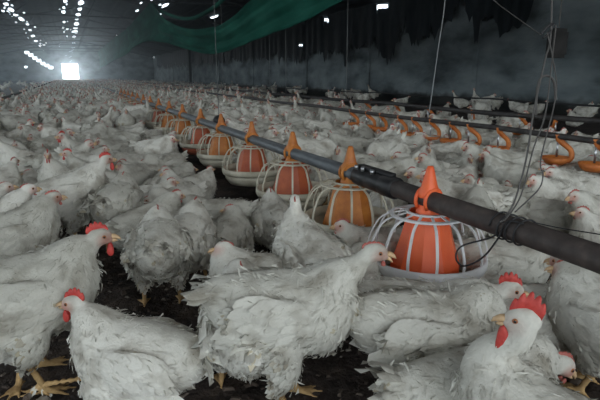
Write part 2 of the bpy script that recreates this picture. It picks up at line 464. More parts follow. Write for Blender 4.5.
for (xa, xb) in ((XL-.3, RIDGE_X), (RIDGE_X, XR+.3)):
    n = 60
    for (y0, y1) in ((YN, YF+.3),):
        vs = []
        for i in range(n+1):
            x = xa+(xb-xa)*i/n
            for y in (y0, y1): vs.append((x, y, roof_z(x)+.02*math.sin(i*2.4)))
        fs = [(2*i, 2*i+2, 2*i+3, 2*i+1) for i in range(n)]
        m.add(vs, fs); m.add([(a, b, c+.05) for a, b, c in vs], fs)
struct('ceiling', m, ROOFM)

DARKM = ramp_mat('dark_timber', [(0.3, (0.012, 0.012, 0.012)), (0.7, (0.035, 0.034, 0.033))], 12, .85)
for i, y in enumerate(range(20, 63, 6)):                     # roof trusses
    m = MB()
    m.tube([(XL, y, roof_z(XL)-.12), (RIDGE_X, y, RIDGE_Z-.12), (XR, y, roof_z(XR)-.12)], .05, 4)
    m.tube([(-4.2, y, roof_z(-4.2)-.16), (6.0, y, roof_z(-4.2)-.16)], .035, 4)
    for x in (-2, RIDGE_X, 3.8): m.tube([(x, y, roof_z(-4.2)-.16), (x+(.6 if x < 1 else -.6), y, roof_z(x)-.15)], .028, 4)
    struct('trim_%d' % (i+1), m, DARKM)

# outside the far door: open ground under a bright sky
YARD = mat('yard_ground', (.62, .62, .58), .9)
m = MB(); m.add([(-12, YF+.3, -.02), (14, YF+.3, -.02), (14, 110, -.02), (-12, 110, -.02)], [(0, 1, 2, 3)])
o = struct('ground', m, YARD)
SOIL = ramp_mat('bare_soil', [(0.3, (0.07, 0.055, 0.04)), (0.7, (0.15, 0.12, 0.09))], 2, .95)
m = MB(); m.add([(-60, -40, -.04), (XL-.2, -40, -.04), (XL-.2, 110, -.04), (-60, 110, -.04)], [(0, 1, 2, 3)]); m.add([(XL-.2, -40, -.04), (40, -40, -.04), (40, YN, -.04), (XL-.2, YN, -.04)], [(0, 1, 2, 3)])
struct('ground', m, SOIL)
exec_door = MB()                                             # jambs and head of the doorway
exec_door.box((DX0-.08, YF-.05, 0), (DX0, YF+.25, DZ+.08)); exec_door.box((DX1, YF-.05, 0), (DX1+.08, YF+.25, DZ+.08)); exec_door.box((DX0, YF-.05, DZ), (DX1, YF+.25, DZ+.08))
struct('door_1', exec_door, DARKM)

# wall openings and roof gaps that let the sky in
GAP = bpy.data.materials.new('daylight_through_sheet'); GAP.use_nodes = True
GAP.node_tree.nodes.clear(); e_ = GAP.node_tree.nodes.new('ShaderNodeEmission'); oo_ = GAP.node_tree.nodes.new('ShaderNodeOutputMaterial')
e_.inputs[0].default_value = (.80, .92, 1, 1); e_.inputs[1].default_value = 16.0; GAP.node_tree.links.new(e_.outputs[0], oo_.inputs[0])
def roof_hit(px, py):
    v = ray(px, py)
    for t in np.linspace(1/F*.5, 90/F, 6000):
        x, y, z = v[0]*t, v[1]*t, CAM_H+v[2]*t
        if z > roof_z(x)-.06 or y > 63.5: return Vector((x, min(y, 63.4), min(z, roof_z(x)-.06))), np.linalg.norm(v)*t
    return None
gap_rng = random.Random(4); gaps = []
spark = [(gap_rng.gauss(a*t+b, 3.5), c*t+d+gap_rng.uniform(-2, 2), gap_rng.uniform(.5, 1.5)) for a, b, c, d, n_ in ((42, 4, 50, 2, 26), (-62, 164, 50, 4, 22), (-4, 66, 52, 4, 12)) for t in [gap_rng.random() for _ in range(n_)]]
for px, py, s in tuple(spark)+((79.5, 9, 3), (77, 19, 3), (75.5, 28, 3), (74.3, 37, 3.2), (72.2, 50, 3), (71, 54.5, 3), (81, 3, 4.5), (78.5, 15, 4), (76.5, 24, 4.5), (75, 32, 4.5), (73.5, 43, 4.5), (73, 48, 3), (71.5, 52, 4), (70.5, 57, 4.5), (70.5, 61, 4),
                  (65, 1, 3), (64, 8, 2), (63.5, 12, 3), (64, 22, 1.6), (63, 28, 1.6), (60, 47, 1.5), (64, 52, 1.5), (66, 56, 2),
                  (6, 4, 3), (11, 10, 3.4), (15, 15, 2.6), (21, 19, 4), (27, 24, 2.6), (30, 30, 2), (33, 36, 3.2), (36, 41, 2.4), (40, 46, 1.6), (43, 51, 1.4), (3, 11, 1.6), (9, 1, 2), (24, 13, 1.5), (35, 27, 1.2),
                  (166, 5, 3.6), (147, 12, 3.2), (137, 11, 2.2), (134, 23, 2.4), (121, 38, 2), (117, 35, 1.3), (113, 42, 1.4), (107, 47, 1.8), (101, 51, 1.4), (141, 3, 1.5), (126, 30, 1.2), (151, 1, 2), (214, 17, 4.2)):
    h_, dist = roof_hit(px, py)
    gaps.append((h_, s*dist/F*.66))
for h_, s in gaps:
    m = MB(); k_ = 7; vs = []
    for i in range(k_):
        a = 2*math.pi*i/k_; rr = s*(.65+.6*gap_rng.random())
        vs.append((h_[0]+rr*math.cos(a)*.8, h_[1]+rr*math.sin(a)*(5.5 if h_[1] < 62 else .1), h_[2]))
    x_ = [(a, b, min(c, roof_z(a)-.05)) for a, b, c in vs]
    m.add(x_, [tuple(range(k_))[::-1]]); m.add([(a, b, c+.01) for a, b, c in x_], [tuple(range(k_))])
    struct('skylight', m, GAP)
def wall_gap(pts, name='window_1'):
    m = MB(); vs = [at_x(px, py, XR-.03) for px, py in pts]
    m.add(vs+[v+Vector((.02, 0, 0)) for v in vs], [tuple(range(len(vs))), tuple(range(len(vs)*2-1, len(vs)-1, -1))])
    struct(name, m, GAP)
wall_gap([(377, 4.5), (387, 4.5), (387, 9.5), (381, 9), (377, 10)], 'window_1')
wall_gap([(324.5, 18.5), (328, 18.5), (328, 22), (324.5, 22)], 'window_2')
wall_gap([(101, 72), (109, 66.5), (108.5, 73), (103, 74.5)], 'window_3')
wall_gap([(154, 42.5), (160, 42), (158, 44)], 'window_4')
wall_gap([(145, 58), (147, 56.5), (147, 60)], 'window_5'); wall_gap([(152, 57), (154, 55.5), (154, 58)], 'window_6'); wall_gap([(159, 55), (161, 53.5), (160.5, 58)], 'window_7')
wall_gap([(299, 44.5), (302, 44.5), (302, 46), (299, 46)], 'window_8')
# row of slots under the left eave, far away
for i, (px, py) in enumerate(((15, 43), (19, 47), (27, 52.5), (31, 55), (35, 58), (39, 60.5), (43, 63.5), (47, 65.5), (51, 67.5), (26, 67))):
    v = ray(px, py); t = (YF-.06)/v[1]; y = YF-.06
    if v[0]*t < XL+.05: t = (XL+.05)/v[0]; y = v[1]*t
    c = Vector((v[0]*t, y, CAM_H+v[2]*t)); s = .22 if i < 9 else .14
    m = MB(); m.box((c[0]-.02-s*.9, c[1]-.02, c[2]-s*.6), (c[0]+s*.9, c[1], c[2]+s*.6)); struct('window_%d' % (9+i), m, GAP)

# wall posts and the black sheeting hung over the upper right wall
m = MB(); yp = at_x(190, 70, 8.6)[1]; m.box((8.52, yp-.12, 0), (8.7, yp+.12, 3.0)); struct('column_9', m, DARKM)
for i, y in enumerate((5.2, 10.2, 15.2, 20.2, 27.2, 34.2, 42.2, 51.2)):
    m = MB(); m.box((XR-.05, y-.07, 0), (XR+.01, y+.07, 3.0)); struct('column_%d' % (i+1), m, WALLM)
SHEET = ramp_mat('black_plastic_sheet', [(0.3, (0.006, 0.008, 0.010)), (0.7, (0.028, 0.034, 0.038))], 3, .6, 6, bump=.4, bscale=8, stretch=(1, 2, .6))
rs = np.random.default_rng(8)
m = MB(); ny = 900; rows = 9; ys = np.linspace(2.5, 60, ny)
edge = 1.62+.10*np.sin(ys*1.7)+.07*np.sin(ys*4.3+1)+.05*rs.normal(size=ny)
for a_, b_, u_ in ((6.1, 8.6, .85), (9.3, 11.6, .55), (10.2, 10.9, .4), (12.6, 13.4, .35), (4.6, 5.6, .3)):   # where the sheet has torn away
    edge += u_*np.clip(np.minimum(ys-a_, b_-ys)/.25, 0, 1)
edge += .06*np.cumsum(rs.normal(size=ny))*0+.12*np.abs(rs.normal(size=ny))*(rs.random(ny) < .3)
for j0 in rs.integers(0, ny-12, 60): edge[j0:j0+int(rs.integers(2, 9))] -= rs.random()*.35
vs = []
for i, y in enumerate(ys):
    for r_ in range(rows):
        t = r_/(rows-1); z = edge[i]+(2.92-edge[i])*t
        vs.append((XR-.20-.025*math.sin(y*9+2*math.sin(y*1.3))*(1-t*.6)-.02*math.sin(y*3.1), y, z))
fs = [(i*rows+j, (i+1)*rows+j, (i+1)*rows+j+1, i*rows+j+1) for i in range(ny-1) for j in range(rows-1)]
m.add(vs, fs)
# holes where the two wall openings shine through
def inside_gap(c):
    q = proj(c)
    return q and ((376 < q[0] < 389 and 3 < q[1] < 11) or (323 < q[0] < 329.5 and 17 < q[1] < 23.5) or (298 < q[0] < 303 and 43 < q[1] < 47))
keep = [f for f in m.f if not inside_gap(np.mean([m.v[k] for k in f], axis=0))]
m.f = keep; m.m = [0]*len(keep)
o = m.build('curtain', SHEET); tag(o, 'black plastic sheeting with ragged lower edge hung along the right wall', 'curtain')

# green shade cloth: a long swag hung lengthwise from the roof
GREEN = ramp_mat('green_shade_cloth', [(0.3, (0.004, 0.040, 0.028)), (0.5, (0.008, 0.068, 0.048)), (0.75, (0.025, 0.13, 0.095))], 1.2, .7, 5, bump=.3, bscale=60, bdist=.005, stretch=(1, .5, 1.4))
b_ = GREEN.node_tree.nodes['Principled BSDF']; b_.inputs['Specular IOR Level'].default_value = 0.03; b_.inputs['Roughness'].default_value = 1.0
for m__ in (ROOFM, SHEET, WALLM, DARKM): m__.node_tree.nodes['Principled BSDF'].inputs['Specular IOR Level'].default_value = 0.05
cols_ = [(88, 57, 64), (97, 53, 69), (105, 45, 66), (114, 38, 60), (125, 30, 55), (135, 20, 47), (145, 10, 42), (152, 3, 41), (160, 13, 42), (168, 21, 43),
         (180, 27, 47), (192, 29, 51), (206, 28, 54), (222, 24, 52), (238, 12, 47), (255, -3, 40.5), (275, -16, 33), (292, -28, 27), (312, -40, 18), (330, -52, 8), (350, -66, -3), (380, -90, -22)]
XT = 3.0
cp = spline([(min(61.5, at_x(a, t, XT)[1]), at_x(a, t, XT)[2], min(61.5, at_x(a, b, XT)[1]), at_x(a, b, XT)[2]) for a, t, b in cols_ if a > 92], 260)
m = MB(); rows = 22; vs = []
for i, (ya, za, yb, zb) in enumerate(cp):
    for r_ in range(rows):
        t = r_/(rows-1); y = ya+(yb-ya)*t; z = za+(zb-za)*t
        amp = .02*max(.3, min(1.0, y/10))
        fold = 5.5*math.log(max(y, 1))
        vs.append((XT+amp*5*math.sin(math.pi*t)+amp*2.0*math.sin(t*13+fold*1.0)+amp*.8*math.sin(t*29-fold*2)+amp*.5*math.sin(fold*9+t*3), y, z))
fs = [(i*rows+j, (i+1)*rows+j, (i+1)*rows+j+1, i*rows+j+1) for i in range(len(cp)-1) for j in range(rows-1)]
m.add(vs, fs); o = m.build('shade_cloth', GREEN); tag(o, 'green shade cloth sagging in a long swag from the dark roof', 'cloth')
md = o.modifiers.new('thick', 'SOLIDIFY'); md.thickness = .006
m = MB()                                                     # the rolled slack edge that loops beside the peak
pts = [at_x(px, py, XT+.12) for px, py in ((153, 3), (160, 10), (170, 15), (182, 18.5), (194, 18), (205, 13), (216, 6), (224, -2))]
m.tube([tuple(p) for p in spline([tuple(p) for p in pts], 40)], .05, 6); m.build('hem', GREEN, o)
TIE = mat('tie_rope', (.05, .06, .06), .9)

# ------------------------------------------------------------------ feeding line
PX, PZ, PR = 1.03, .36, .0285
GALV = ramp_mat('galvanised_tube', [(0.3, (0.085, 0.095, 0.105)), (0.7, (0.15, 0.165, 0.175))], 20, .5, 6, Metallic=.25, stretch=(3, .6, 3))
RUST = ramp_mat('rusty_tube', [(0.3, (0.030, 0.022, 0.020)), (0.6, (0.065, 0.050, 0.045)), (0.8, (0.11, 0.085, 0.07))], 30, .65, 7, bump=.3, bscale=120, bdist=.002)
BLACKP = mat('black_plastic', (.012, .012, .013), .5)
STEEL = mat('bright_steel', (.55, .56, .58), .3, Metallic=.9)
feed = link('feed_pipe', None); feed.location = (PX, 1.8, PZ)
tag(feed, 'long feed pipe crossing the flock, dark and rusty near the camera, grey beyond', 'pipe')
def rel(mb, org=(PX, 1.8, PZ)):
    mb.v = [(a-org[0], b-org[1], c-org[2]) for a, b, c in mb.v]; return mb
def ruler(y0, y1, step=.5):
    n = max(2, int((y1-y0)/step)); return [y0+(y1-y0)*i/n for i in range(n+1)]
m = MB(); m.tube([(PX, y, PZ+.002*math.sin(y*1.5)) for y in ruler(1.74, 60, 1)], PR, 20); o = rel(m).build('far_tube', GALV, feed); o['label'] = 'grey galvanised tube'
m = MB(); m.tube([(PX, y, PZ) for y in ruler(-.9, 1.60, .3)], PR+.003, 24); o = rel(m).build('near_tube', RUST, feed); o['label'] = 'dark rusty tube'
m = MB()
m.tube([(PX, 1.52, PZ), (PX, 1.53, PZ), (PX, 1.60, PZ), (PX, 1.61, PZ), (PX, 1.62, PZ), (PX, 1.70, PZ), (PX, 1.71, PZ), (PX, 1.72, PZ), (PX, 1.80, PZ), (PX, 1.81, PZ)],
       [.034, .040, .040, .035, .037, .037, .033, .036, .036, .030], 20)
m.box((PX-.012, 1.55, PZ+.034), (PX+.012, 1.78, PZ+.05)); rel(m).build('coupling', BLACKP, feed)
for y in (1.66, 1.73, 1.78):
    m = MB(); m.tube([(PX-.020, y, PZ+.03), (PX-.020, y, PZ+.048)], .0085, 6); rel(m).build('bolt', STEEL, feed)

ORANGE = ramp_mat('orange_plastic_bright', [(0.3, (0.88, 0.115, 0.03)), (0.75, (0.98, 0.19, 0.06))], 14, .45, 4)
AMBER = ramp_mat('orange_plastic_aged', [(0.25, (0.30, 0.075, 0.015)), (0.5, (0.50, 0.16, 0.022)), (0.8, (0.68, 0.27, 0.05))], 16, .5, 6)
BRICK = ramp_mat('orange_plastic_reddish', [(0.3, (0.34, 0.055, 0.018)), (0.8, (0.56, 0.13, 0.035))], 16, .5, 6)
WHITEP = ramp_mat('white_plastic', [(0.3, (0.62, 0.62, 0.62)), (0.7, (0.82, 0.82, 0.84))], 12, .4, 5)
CREAM = ramp_mat('cream_plastic', [(0.3, (0.42, 0.38, 0.28)), (0.7, (0.70, 0.66, 0.54))], 12, .5, 5)
PANRED = ramp_mat('pan_red_brown', [(0.3, (0.30, 0.06, 0.025)), (0.7, (0.45, 0.11, 0.05))], 12, .6, 5)
FEEDM = ramp_mat('feed_crumb', [(0.3, (0.16, 0.10, 0.05)), (0.7, (0.42, 0.29, 0.16))], 90, .95, 8, bump=1, bscale=150, bdist=.004)

def make_feeder(y, label, bell_mat, grill_mat, pan_mat, clamp_mat, group, seed):
    rg = random.Random(seed); t = link('pan_feeder', None); t.location = (PX, y, 0); t.rotation_euler = (0, 0, rg.uniform(-.3, .3))
    tag(t, label, 'feeder', group)
    Rm = .188
    def lift(mb): mb.v = [(a, b, .165+(c-.087)*(.858 if c > .087 else 1.3)) for a, b, c in mb.v]; return mb
    m = MB(); m.lathe([(.001, .022), (.10, .020), (.145, .028), (.170, .050), (.178, .072), (.182, .072), (.175, .046), (.150, .022), (.10, .013), (.001, .012)], 48)
    lift(m).build('pan', pan_mat, t)
    m = MB(); m.lathe([(.001, .038), (.07, .046), (.13, .042), (.165, .042)], 40); lift(m).build('feed', FEEDM, t)
    m = MB(); m.lathe([(.174, .070), (.190, .068), (.196, .078), (.196, .100), (.190, .104), (.184, .100), (.180, .080)], 56, closed=True)
    lift(m).build('rim', grill_mat, t)
    m = MB(); nr = 14                                        # cage: flat ribs arching up to the top ring
    for k in range(nr):
        a = 2*math.pi*k/nr; pts = spline([(Rm+.002, .09), (Rm+.006, .135), (Rm-.012, .195), (.150, .240), (.108, .260), (.068, .270)], 14)
        L = [(r_*math.cos(a), r_*math.sin(a), z) for r_, z in pts]; w = .0042
        vs = []
        tx, ty = -math.sin(a), math.cos(a)
        for (x, yy, z), (r_, z_) in zip(L, pts):
            for (sw, dp) in ((-w, 0), (w, 0), (w, -.004), (-w, -.004)):
                vs.append((x+tx*sw+math.cos(a)*dp, yy+ty*sw+math.sin(a)*dp, z+dp*.6))
        fs = [(i*4+j, i*4+(j+1) % 4, (i+1)*4+(j+1) % 4, (i+1)*4+j) for i in range(len(L)-1) for j in range(4)]
        m.add(vs, fs)
    m.lathe([(.112, .255), (.122, .255), (.123, .262), (.112, .264)], 40, closed=True)
    m.lathe([(.062, .266), (.072, .266), (.072, .273), (.062, .273)], 30, closed=True)
    lift(m).build('grill', grill_mat, t, False)
    m = MB()                                                 # eight-sided feed bell
    n = 10; prof = [(.066, .272), (.074, .225), (.091, .150), (.114, .075), (.116, .060)]
    for i in range(len(prof)-1):
        pass
    m.lathe(prof, n); m.lathe([(r_-.004, z) for r_, z in prof][::-1], n)
    o = lift(m).build('bell', bell_mat, t, False)
    m = MB()                                                 # drop tube
    m.lathe([(.040, .318), (.036, .330), (.030, .345)], 20); m.build('drop_tube', clamp_mat, t)
    m = MB()                                                 # saddle over the pipe with a peaked grip
    for w in (-.020, .020):
        pts = [(math.cos(a)*(PR+.010), w, PZ+math.sin(a)*(PR+.010)) for a in np.linspace(R(-40), R(220), 16)]
        m.tube(pts, .0065, 6)
    vs = []; prof2 = [(.037, .022, -.006), (.039, .028, .008), (.025, .023, .030), (.018, .017, .058), (.012, .011, .085), (.008, .008, .094)]
    for (hx, hy, z) in prof2:
        for j in range(12):
            a = 2*math.pi*j/12; ca, sa = math.cos(a), math.sin(a)
            vs.append((hx*np.sign(ca)*abs(ca)**.7, hy*np.sign(sa)*abs(sa)**.7, PZ+PR-.012+z))
    fs = [(i*12+j, i*12+(j+1) % 12, (i+1)*12+(j+1) % 12, (i+1)*12+j) for i in range(5) for j in range(12)]+[tuple(60+j for j in range(12))]
    m.add(vs, fs); m.build('clamp', clamp_mat, t)
    return t
ordn = ['nearest', 'second', 'third', 'fourth', 'fifth', 'sixth', 'seventh', 'eighth', 'ninth', 'tenth', 'eleventh', 'twelfth', 'thirteenth', 'fourteenth', 'fifteenth', 'sixteenth', 'seventeenth', 'eighteenth', 'nineteenth', 'twentieth']
FY = [1.34, 1.87, 2.49, 3.17, 3.92, 4.62, 5.45, 6.25, 7.05, 7.85, 8.65, 9.45, 10.25, 11.05, 11.85, 12.65]
for i, y in enumerate(FY):
    if i == 0: make_feeder(y, 'pan feeder with bright red-orange bell and clean white cage, nearest the camera', ORANGE, WHITEP, PANRED, ORANGE, 'pan feeders hung under the feed pipe', i)
    else:
        bm_ = [AMBER, AMBER, BRICK, BRICK, AMBER, BRICK][i % 6]
        make_feeder(y, 'aged %s pan feeder with cream cage, %s from the camera along the pipe' % ('amber' if bm_ is AMBER else 'brick-orange', ordn[i]), bm_, CREAM, CREAM if i != 5 else PANRED, AMBER, 'pan feeders hung under the feed pipe', i)

# black round pulley on the pipe
m = MB(); y = 3.86
t = link('pulley', None); t.location = (PX, 4.18, PZ); tag(t, 'round black pulley hung on the grey feed pipe', 'pulley')
m.tube([(.05, -.02, .035), (.05, .02, .035)], .045, 24); m.build('wheel', BLACKP, t)
m = MB(); m.tube([(.05, 0, .08), (.04, 0, 1.6), (.02, 0, 4.0)], .003, 5); m.build('cord', mat('grey_cord', (.14, .15, .15), .8), t)

# ------------------------------------------------------------------ lines further right
def pipe_at(name, X, z, r, m_, label, cat, y0=-1, y1=60, sag=0):
    m = MB(); m.tube([(X, y, z-sag*math.sin((y % 3.0)/3.0*math.pi)) for y in ruler(y0, y1, .5)], r, 12)
    o = m.build(name, m_); return tag(o, label, cat)
DARKPIPE = ramp_mat('dark_pipe', [(0.3, (0.022, 0.020, 0.020)), (0.7, (0.055, 0.048, 0.045))], 20, .6, 5)
XC, XB, XH = 2.85, 3.85, 5.6
pipe_at('drinker_pipe', XC, .38, .019, DARKPIPE, 'dark drinker pipe with orange cups, next line beyond the feed pipe', 'pipe', sag=.012)
pipe_at('drinker_pipe', XB, .40, .024, DARKPIPE, 'thick dark pipe between the drinker line and the right wall', 'pipe', sag=.015)
pipe_at('hose', XH, .43, .012, BLACKP, 'thin black hose strung low in front of the right wall', 'hose', sag=.02)
ORCUP = ramp_mat('orange_cup', [(0.3, (0.50, 0.13, 0.03)), (0.75, (0.78, 0.27, 0.06))], 20, .5, 5)
def cup_parts():
    t = link('drinker_cup', None)
    m = MB(); m.lathe([(.001, .195), (.045, .198), (.072, .215), (.084, .240), (.089, .240), (.078, .210), (.050, .190), (.001, .186)], 24); m.build('cup', ORCUP, t)
    m = MB(); pts = spline([(.066, 0, .212), (.088, 0, .240), (.080, 0, .285), (.045, 0, .318), (.008, 0, .350), (0, 0, .385)], 16); m.tube([tuple(p) for p in pts], [.017]*10+[.018, .019, .020, .021, .022, .023], 8); m.build('arm', ORCUP, t)
    m = MB(); m.tube([(0, 0, .35), (0, 0, .24)], .007, 8); m.build('nipple', STEEL, t)
    return t
def dup(root, loc, rz, label):
    r = root.copy(); COL.objects.link(r); r.location = loc; r.rotation_euler = (0, 0, rz); r['label'] = label
    for ch in list(root.children):
        c = ch.copy(); COL.objects.link(c); c.parent = r
    return r
cup0 = cup_parts(); tag(cup0, 'x', 'drinker', 'orange drinker cups under the dark pipes')
cup_px = [(597, 1), (558, 1), (498, 1), (468, 1), (450, 1), (430, 1), (412, 1), (398, 1), (380, 1), (366, 1), (350, 1)]
cy_ = []
for px, _ in cup_px:
    v = ray(px, 142); y = XC*v[1]/v[0]
    cy_.append(y)
names_ = ['rightmost', 'second', 'third', 'fourth', 'fifth', 'sixth', 'seventh', 'eighth', 'ninth', 'tenth', 'eleventh']
rr_ = random.Random(3)
for i, y in enumerate(cy_):
    lab = 'orange drinker cup on a curved arm, rightmost under the drinker pipe' if i == 0 else 'orange drinker cup, %s from the right under the drinker pipe' % names_[i]
    if i == 0: cup0.location = (XC, y, 0); cup0.rotation_euler = (0, 0, -.5); cup0['label'] = lab
    else: dup(cup0, (XC, y, 0), rr_.uniform(-1.2, .6), lab)
for i, px in enumerate((556, 520, 472, 427, 395, 365)):
    v = ray(px, 122); y = XB*v[1]/v[0]
    dup(cup0, (XB, y, .02), rr_.uniform(-1, 1), 'orange drinker cup under the thick pipe near the wall, %s from the right' % ['first', 'second', 'third', 'fourth', 'fifth', 'sixth'][i])

# left feeding line, far away
m = MB(); m.tube([(-1.15, y, PZ) for y in ruler(5, 60, 1)], PR, 12); o = m.build('feed_pipe', RUST); tag(o, 'dark feed pipe far away at the left edge of the flock', 'pipe')
for i, y in enumerate((9.6, 10.9)):
    t = link('pan_feeder', None); t.location = (-1.15, y, 0); tag(t, 'orange pan feeder far off at the left edge, %s of the two' % ('nearer' if i == 0 else 'farther'), 'feeder', 'pan feeders on the far left line')
    m = MB(); m.lathe([(.001, .02), (.15, .025), (.185, .075), (.19, .10), (.18, .10), (.17, .06), (.001, .03)], 24); m.build('pan', BRICK, t)
    m = MB(); m.lathe([(.064, .272), (.083, .150), (.11, .05)], 12); m.build('bell', BRICK, t)

# ------------------------------------------------------------------ ropes, wires and the winch
STRING = mat('pale_string', (.30, .31, .31), .9)
WIRE = mat('black_wire', (.02, .02, .022), .6)
WIREG = mat('dull_wire', (.09, .085, .08), .7)
def string(pts, r, mt, label, name='string', cat='string', n=40):
    m = MB(); m.tube([tuple(p) for p in spline([tuple(p) for p in pts], n)], r, 6); o = m.build(name, mt); return tag(o, label, cat)
def onray(px, py, y): 
    v = ray(px, py); t = y/v[1]; return Vector((v[0]*t, y, CAM_H+v[2]*t))
string([onray(446, -60, 3.6), onray(445, 0, 3.6), onray(438, 50, 3.6), onray(431, 100, 3.6), onray(428, 118, 3.6)], .004, STRING, 'pale string hanging to the drinker pipe left of the wire bundle')
string([onray(480, -14, 4.2), onray(497, 3, 4.0), onray(520, 20, 3.8), onray(541, 35, 3.6)], .004, WIREG, 'thin wire slanting down to the hanging hook at the upper right', 'wire', 'wire')
t = link('hanger', None); t.location = (PX, 1.0, PZ); tag(t, 'bundle of twisted suspension wires and hook holding up the feed pipe', 'hanger')
def sub(name, pts, r, mt, n=40):
    m = MB(); m.tube([tuple(Vector(p)-t.location) for p in spline([tuple(p) for p in pts], n)], r, 6); m.build(name, mt, t)
sub('cable', [onray(553, -80, 1.15), onray(551, 30, 1.12), onray(545, 60, 1.1), onray(534, 110, 1.05), onray(526, 160, 1.02), onray(515, 200, .99), (PX-.02, .99, PZ+.035)], .0028, WIREG)
sub('cable', [onray(556, 25, 1.14), onray(551, 70, 1.1), onray(545, 115, 1.07), onray(533, 150, 1.04), onray(521, 195, 1.0), onray(508, 216, .98), onray(500, 222, .97)], .0022, WIREG)
sub('cable', [onray(547, 32, 1.12), onray(553, 60, 1.1), onray(556, 95, 1.1), onray(541, 158, 1.04), onray(543, 175, 1.02), onray(538, 190, 1.0), onray(515, 212, .98)], .0020, WIREG)
sub('hook', [onray(536, 115, 1.1), onray(537, 90, 1.1), onray(541, 78, 1.1), onray(548, 76, 1.1), onray(554, 82, 1.1), onray(556, 100, 1.1)], .0038, WIREG)
sub('ring', [onray(541, 34, 1.12), onray(547, 27, 1.12), onray(553, 24, 1.12), onray(550, 32, 1.12), onray(543, 38, 1.12)], .0035, WIRE)
pts = []
for k in range(60):                                          # wire wound round the pipe
    a = k/59*math.pi*7; pts.append((PX+math.cos(a)*(PR+.007), .93+.10*k/59, PZ+math.sin(a)*(PR+.007)))
sub('winding', pts, .0026, WIRE, 90)
t = link('cable_loop', None); t.location = (PX, .95, PZ); tag(t, 'loose black wire loop dangling from the feed pipe beside the nearest feeder', 'wire')
sub('loop', [(PX-.03, .99, PZ+.02), onray(507, 224, 1.02), onray(492, 237, 1.06), onray(462, 246, 1.10), onray(456, 258, 1.10), onray(464, 266, 1.08), onray(482, 258, 1.04), onray(497, 240, 1.0), onray(507, 222, .97), (PX-.02, .93, PZ+.03)], .0026, WIRE, 60)
string([onray(536, 223, 1.02), onray(560, 228, 1.0), onray(585, 232, .95), onray(610, 236, .9)], .0018, WIRE, 'thin black wire trailing right above the rusty pipe', 'wire', 'wire')
o = link('counterweight', None); 
m = MB(); 
p0, p1 = onray(551, 28, 1.3), onray(563, 58, 1.3)
bmx = bmesh.new(); bmesh.ops.create_cube(bmx, size=1); bmesh.ops.bevel(bmx, geom=bmx.edges[:], offset=.12, segments=2, affect='EDGES')
me = bpy.data.meshes.new('counterweight')
bmesh.ops.scale(bmx, vec=(abs(p1[0]-p0[0]), .03, abs(p1[2]-p0[2])), verts=bmx.verts); bmx.to_mesh(me); bmx.free(); me.materials.append(DARKM)
bpy.data.objects.remove(o); o = link('counterweight', me); o.location = (p0+p1)/2; tag(o, 'dark flat block hanging among the suspension wires at upper right', 'block')
pp = (p0+p1)/2; m = MB(); m.tube([(0, 0, .03), (0, 0, .6), (-.02, 0, 3.2)], .002, 5); m.build('cord', WIREG, o)
# slender strings hanging along the far lines
for i, (px, y) in enumerate(((286, 7.0), (346, 5.5), (270, 9.0), (224, 12.5))):
    v = ray(px, 100); X = XB
    yy = XB*v[1]/v[0]; m = MB(); m.tube([(XB, yy, .42), (XB, yy, roof_z(XB)-.05)], .004, 5)
    o = m.build('string', STRING); tag(o, 'faint string from roof to thick pipe, %s from the right of the four far ones' % ['second', 'first', 'third', 'fourth'][i], 'string', 'strings from the roof to the thick pipe')

# ------------------------------------------------------------------ birds
P = {}
P['stand'] = make_bird(11)
P['stand_left'] = make_bird(12, head=(.13, .325), hy=.02, hyaw=55, hpitch=-5, pitch=12)
P['stand_right'] = make_bird(13, head=(.13, .315), hy=-.02, hyaw=-70, pitch=5)
P['tall'] = make_bird(14, pitch=20, head=(.125, .37), hpitch=0, hyaw=15, tail_up=10, comb=.8, wattle=.8)
P['peck'] = make_bird(15, h=.205, pitch=-12, head=(.21, .14), hpitch=-45, tail_up=38)
P['sit'] = make_bird(16, h=.112, pitch=3, head=(.115, .225), legs='sit')
P['sit_low'] = make_bird(17, h=.112, pitch=0, head=(.150, .165), legs='sit', hyaw=-30)
P['sit_back'] = make_bird(18, h=.115, pitch=8, head=(.095, .22), hy=.01, hyaw=100, legs='sit')
P['crouch'] = make_bird(19, h=.165, pitch=6, head=(.135, .27), hpitch=-10)
POST = {'stand': 'standing', 'stand_left': 'with turned head', 'stand_right': 'looking aside', 'tall': 'standing tall', 'peck': 'with head lowered',
        'sit': 'sitting with neck up', 'sit_low': 'sitting low', 'sit_back': 'sitting sideways', 'crouch': 'crouching'}
heroes = []                                                  # (x, y, radius) kept free for the foreground birds
def hero(px, py, z, ang, proto, label, scale=1.0, tilt=(0, 0), group='white chickens in the foreground'):
    g = at_z(px, py, z); yaw = CAM_AZ+R(ang)+math.atan2(300-px, F)
    heroes.append((g[0], g[1], .17))
    return place_bird(proto, (g[0], g[1], 0), yaw, scale, label, group, True, tilt)

def hh(px, py, ang, proto, label, scale=1.0):                  # placed so that the head is where the sight line meets its height
    hx, hy, hz = proto['head']; p = at_z(px, py, hz*scale); yaw = CAM_AZ+R(ang)+math.atan2(300-px, F)
    x = p[0]-scale*(hx*math.cos(yaw)-hy*math.sin(yaw)); y = p[1]-scale*(hx*math.sin(yaw)+hy*math.cos(yaw))
    heroes.append((x, y, .17))
    return place_bird(proto, (x, y, 0), yaw, scale, label, 'white chickens in the foreground', True)
h_left = make_bird(31, h=.125, pitch=12, head=(.13, .26), hyaw=0, hpitch=-2, legs='stretch', comb=1.1, wattle=1.1, nf=3000, wisps=900)
hh(76, 304, 152, h_left, 'white hen crouching at bottom left, one yellow leg thrust forward, red comb', .95)
GAPE = .007
h_big = make_bird(32, h=.245, pitch=4, head=(.175, .385), hpitch=-4, comb=.35, wattle=.3, face=.9, nf=3200, wisps=1200, dirt=.8, tail_up=5)
hh(372, 253, 4, h_big, 'white chicken standing at bottom centre facing right, beak open near the orange feeder')
GAPE = 0.0
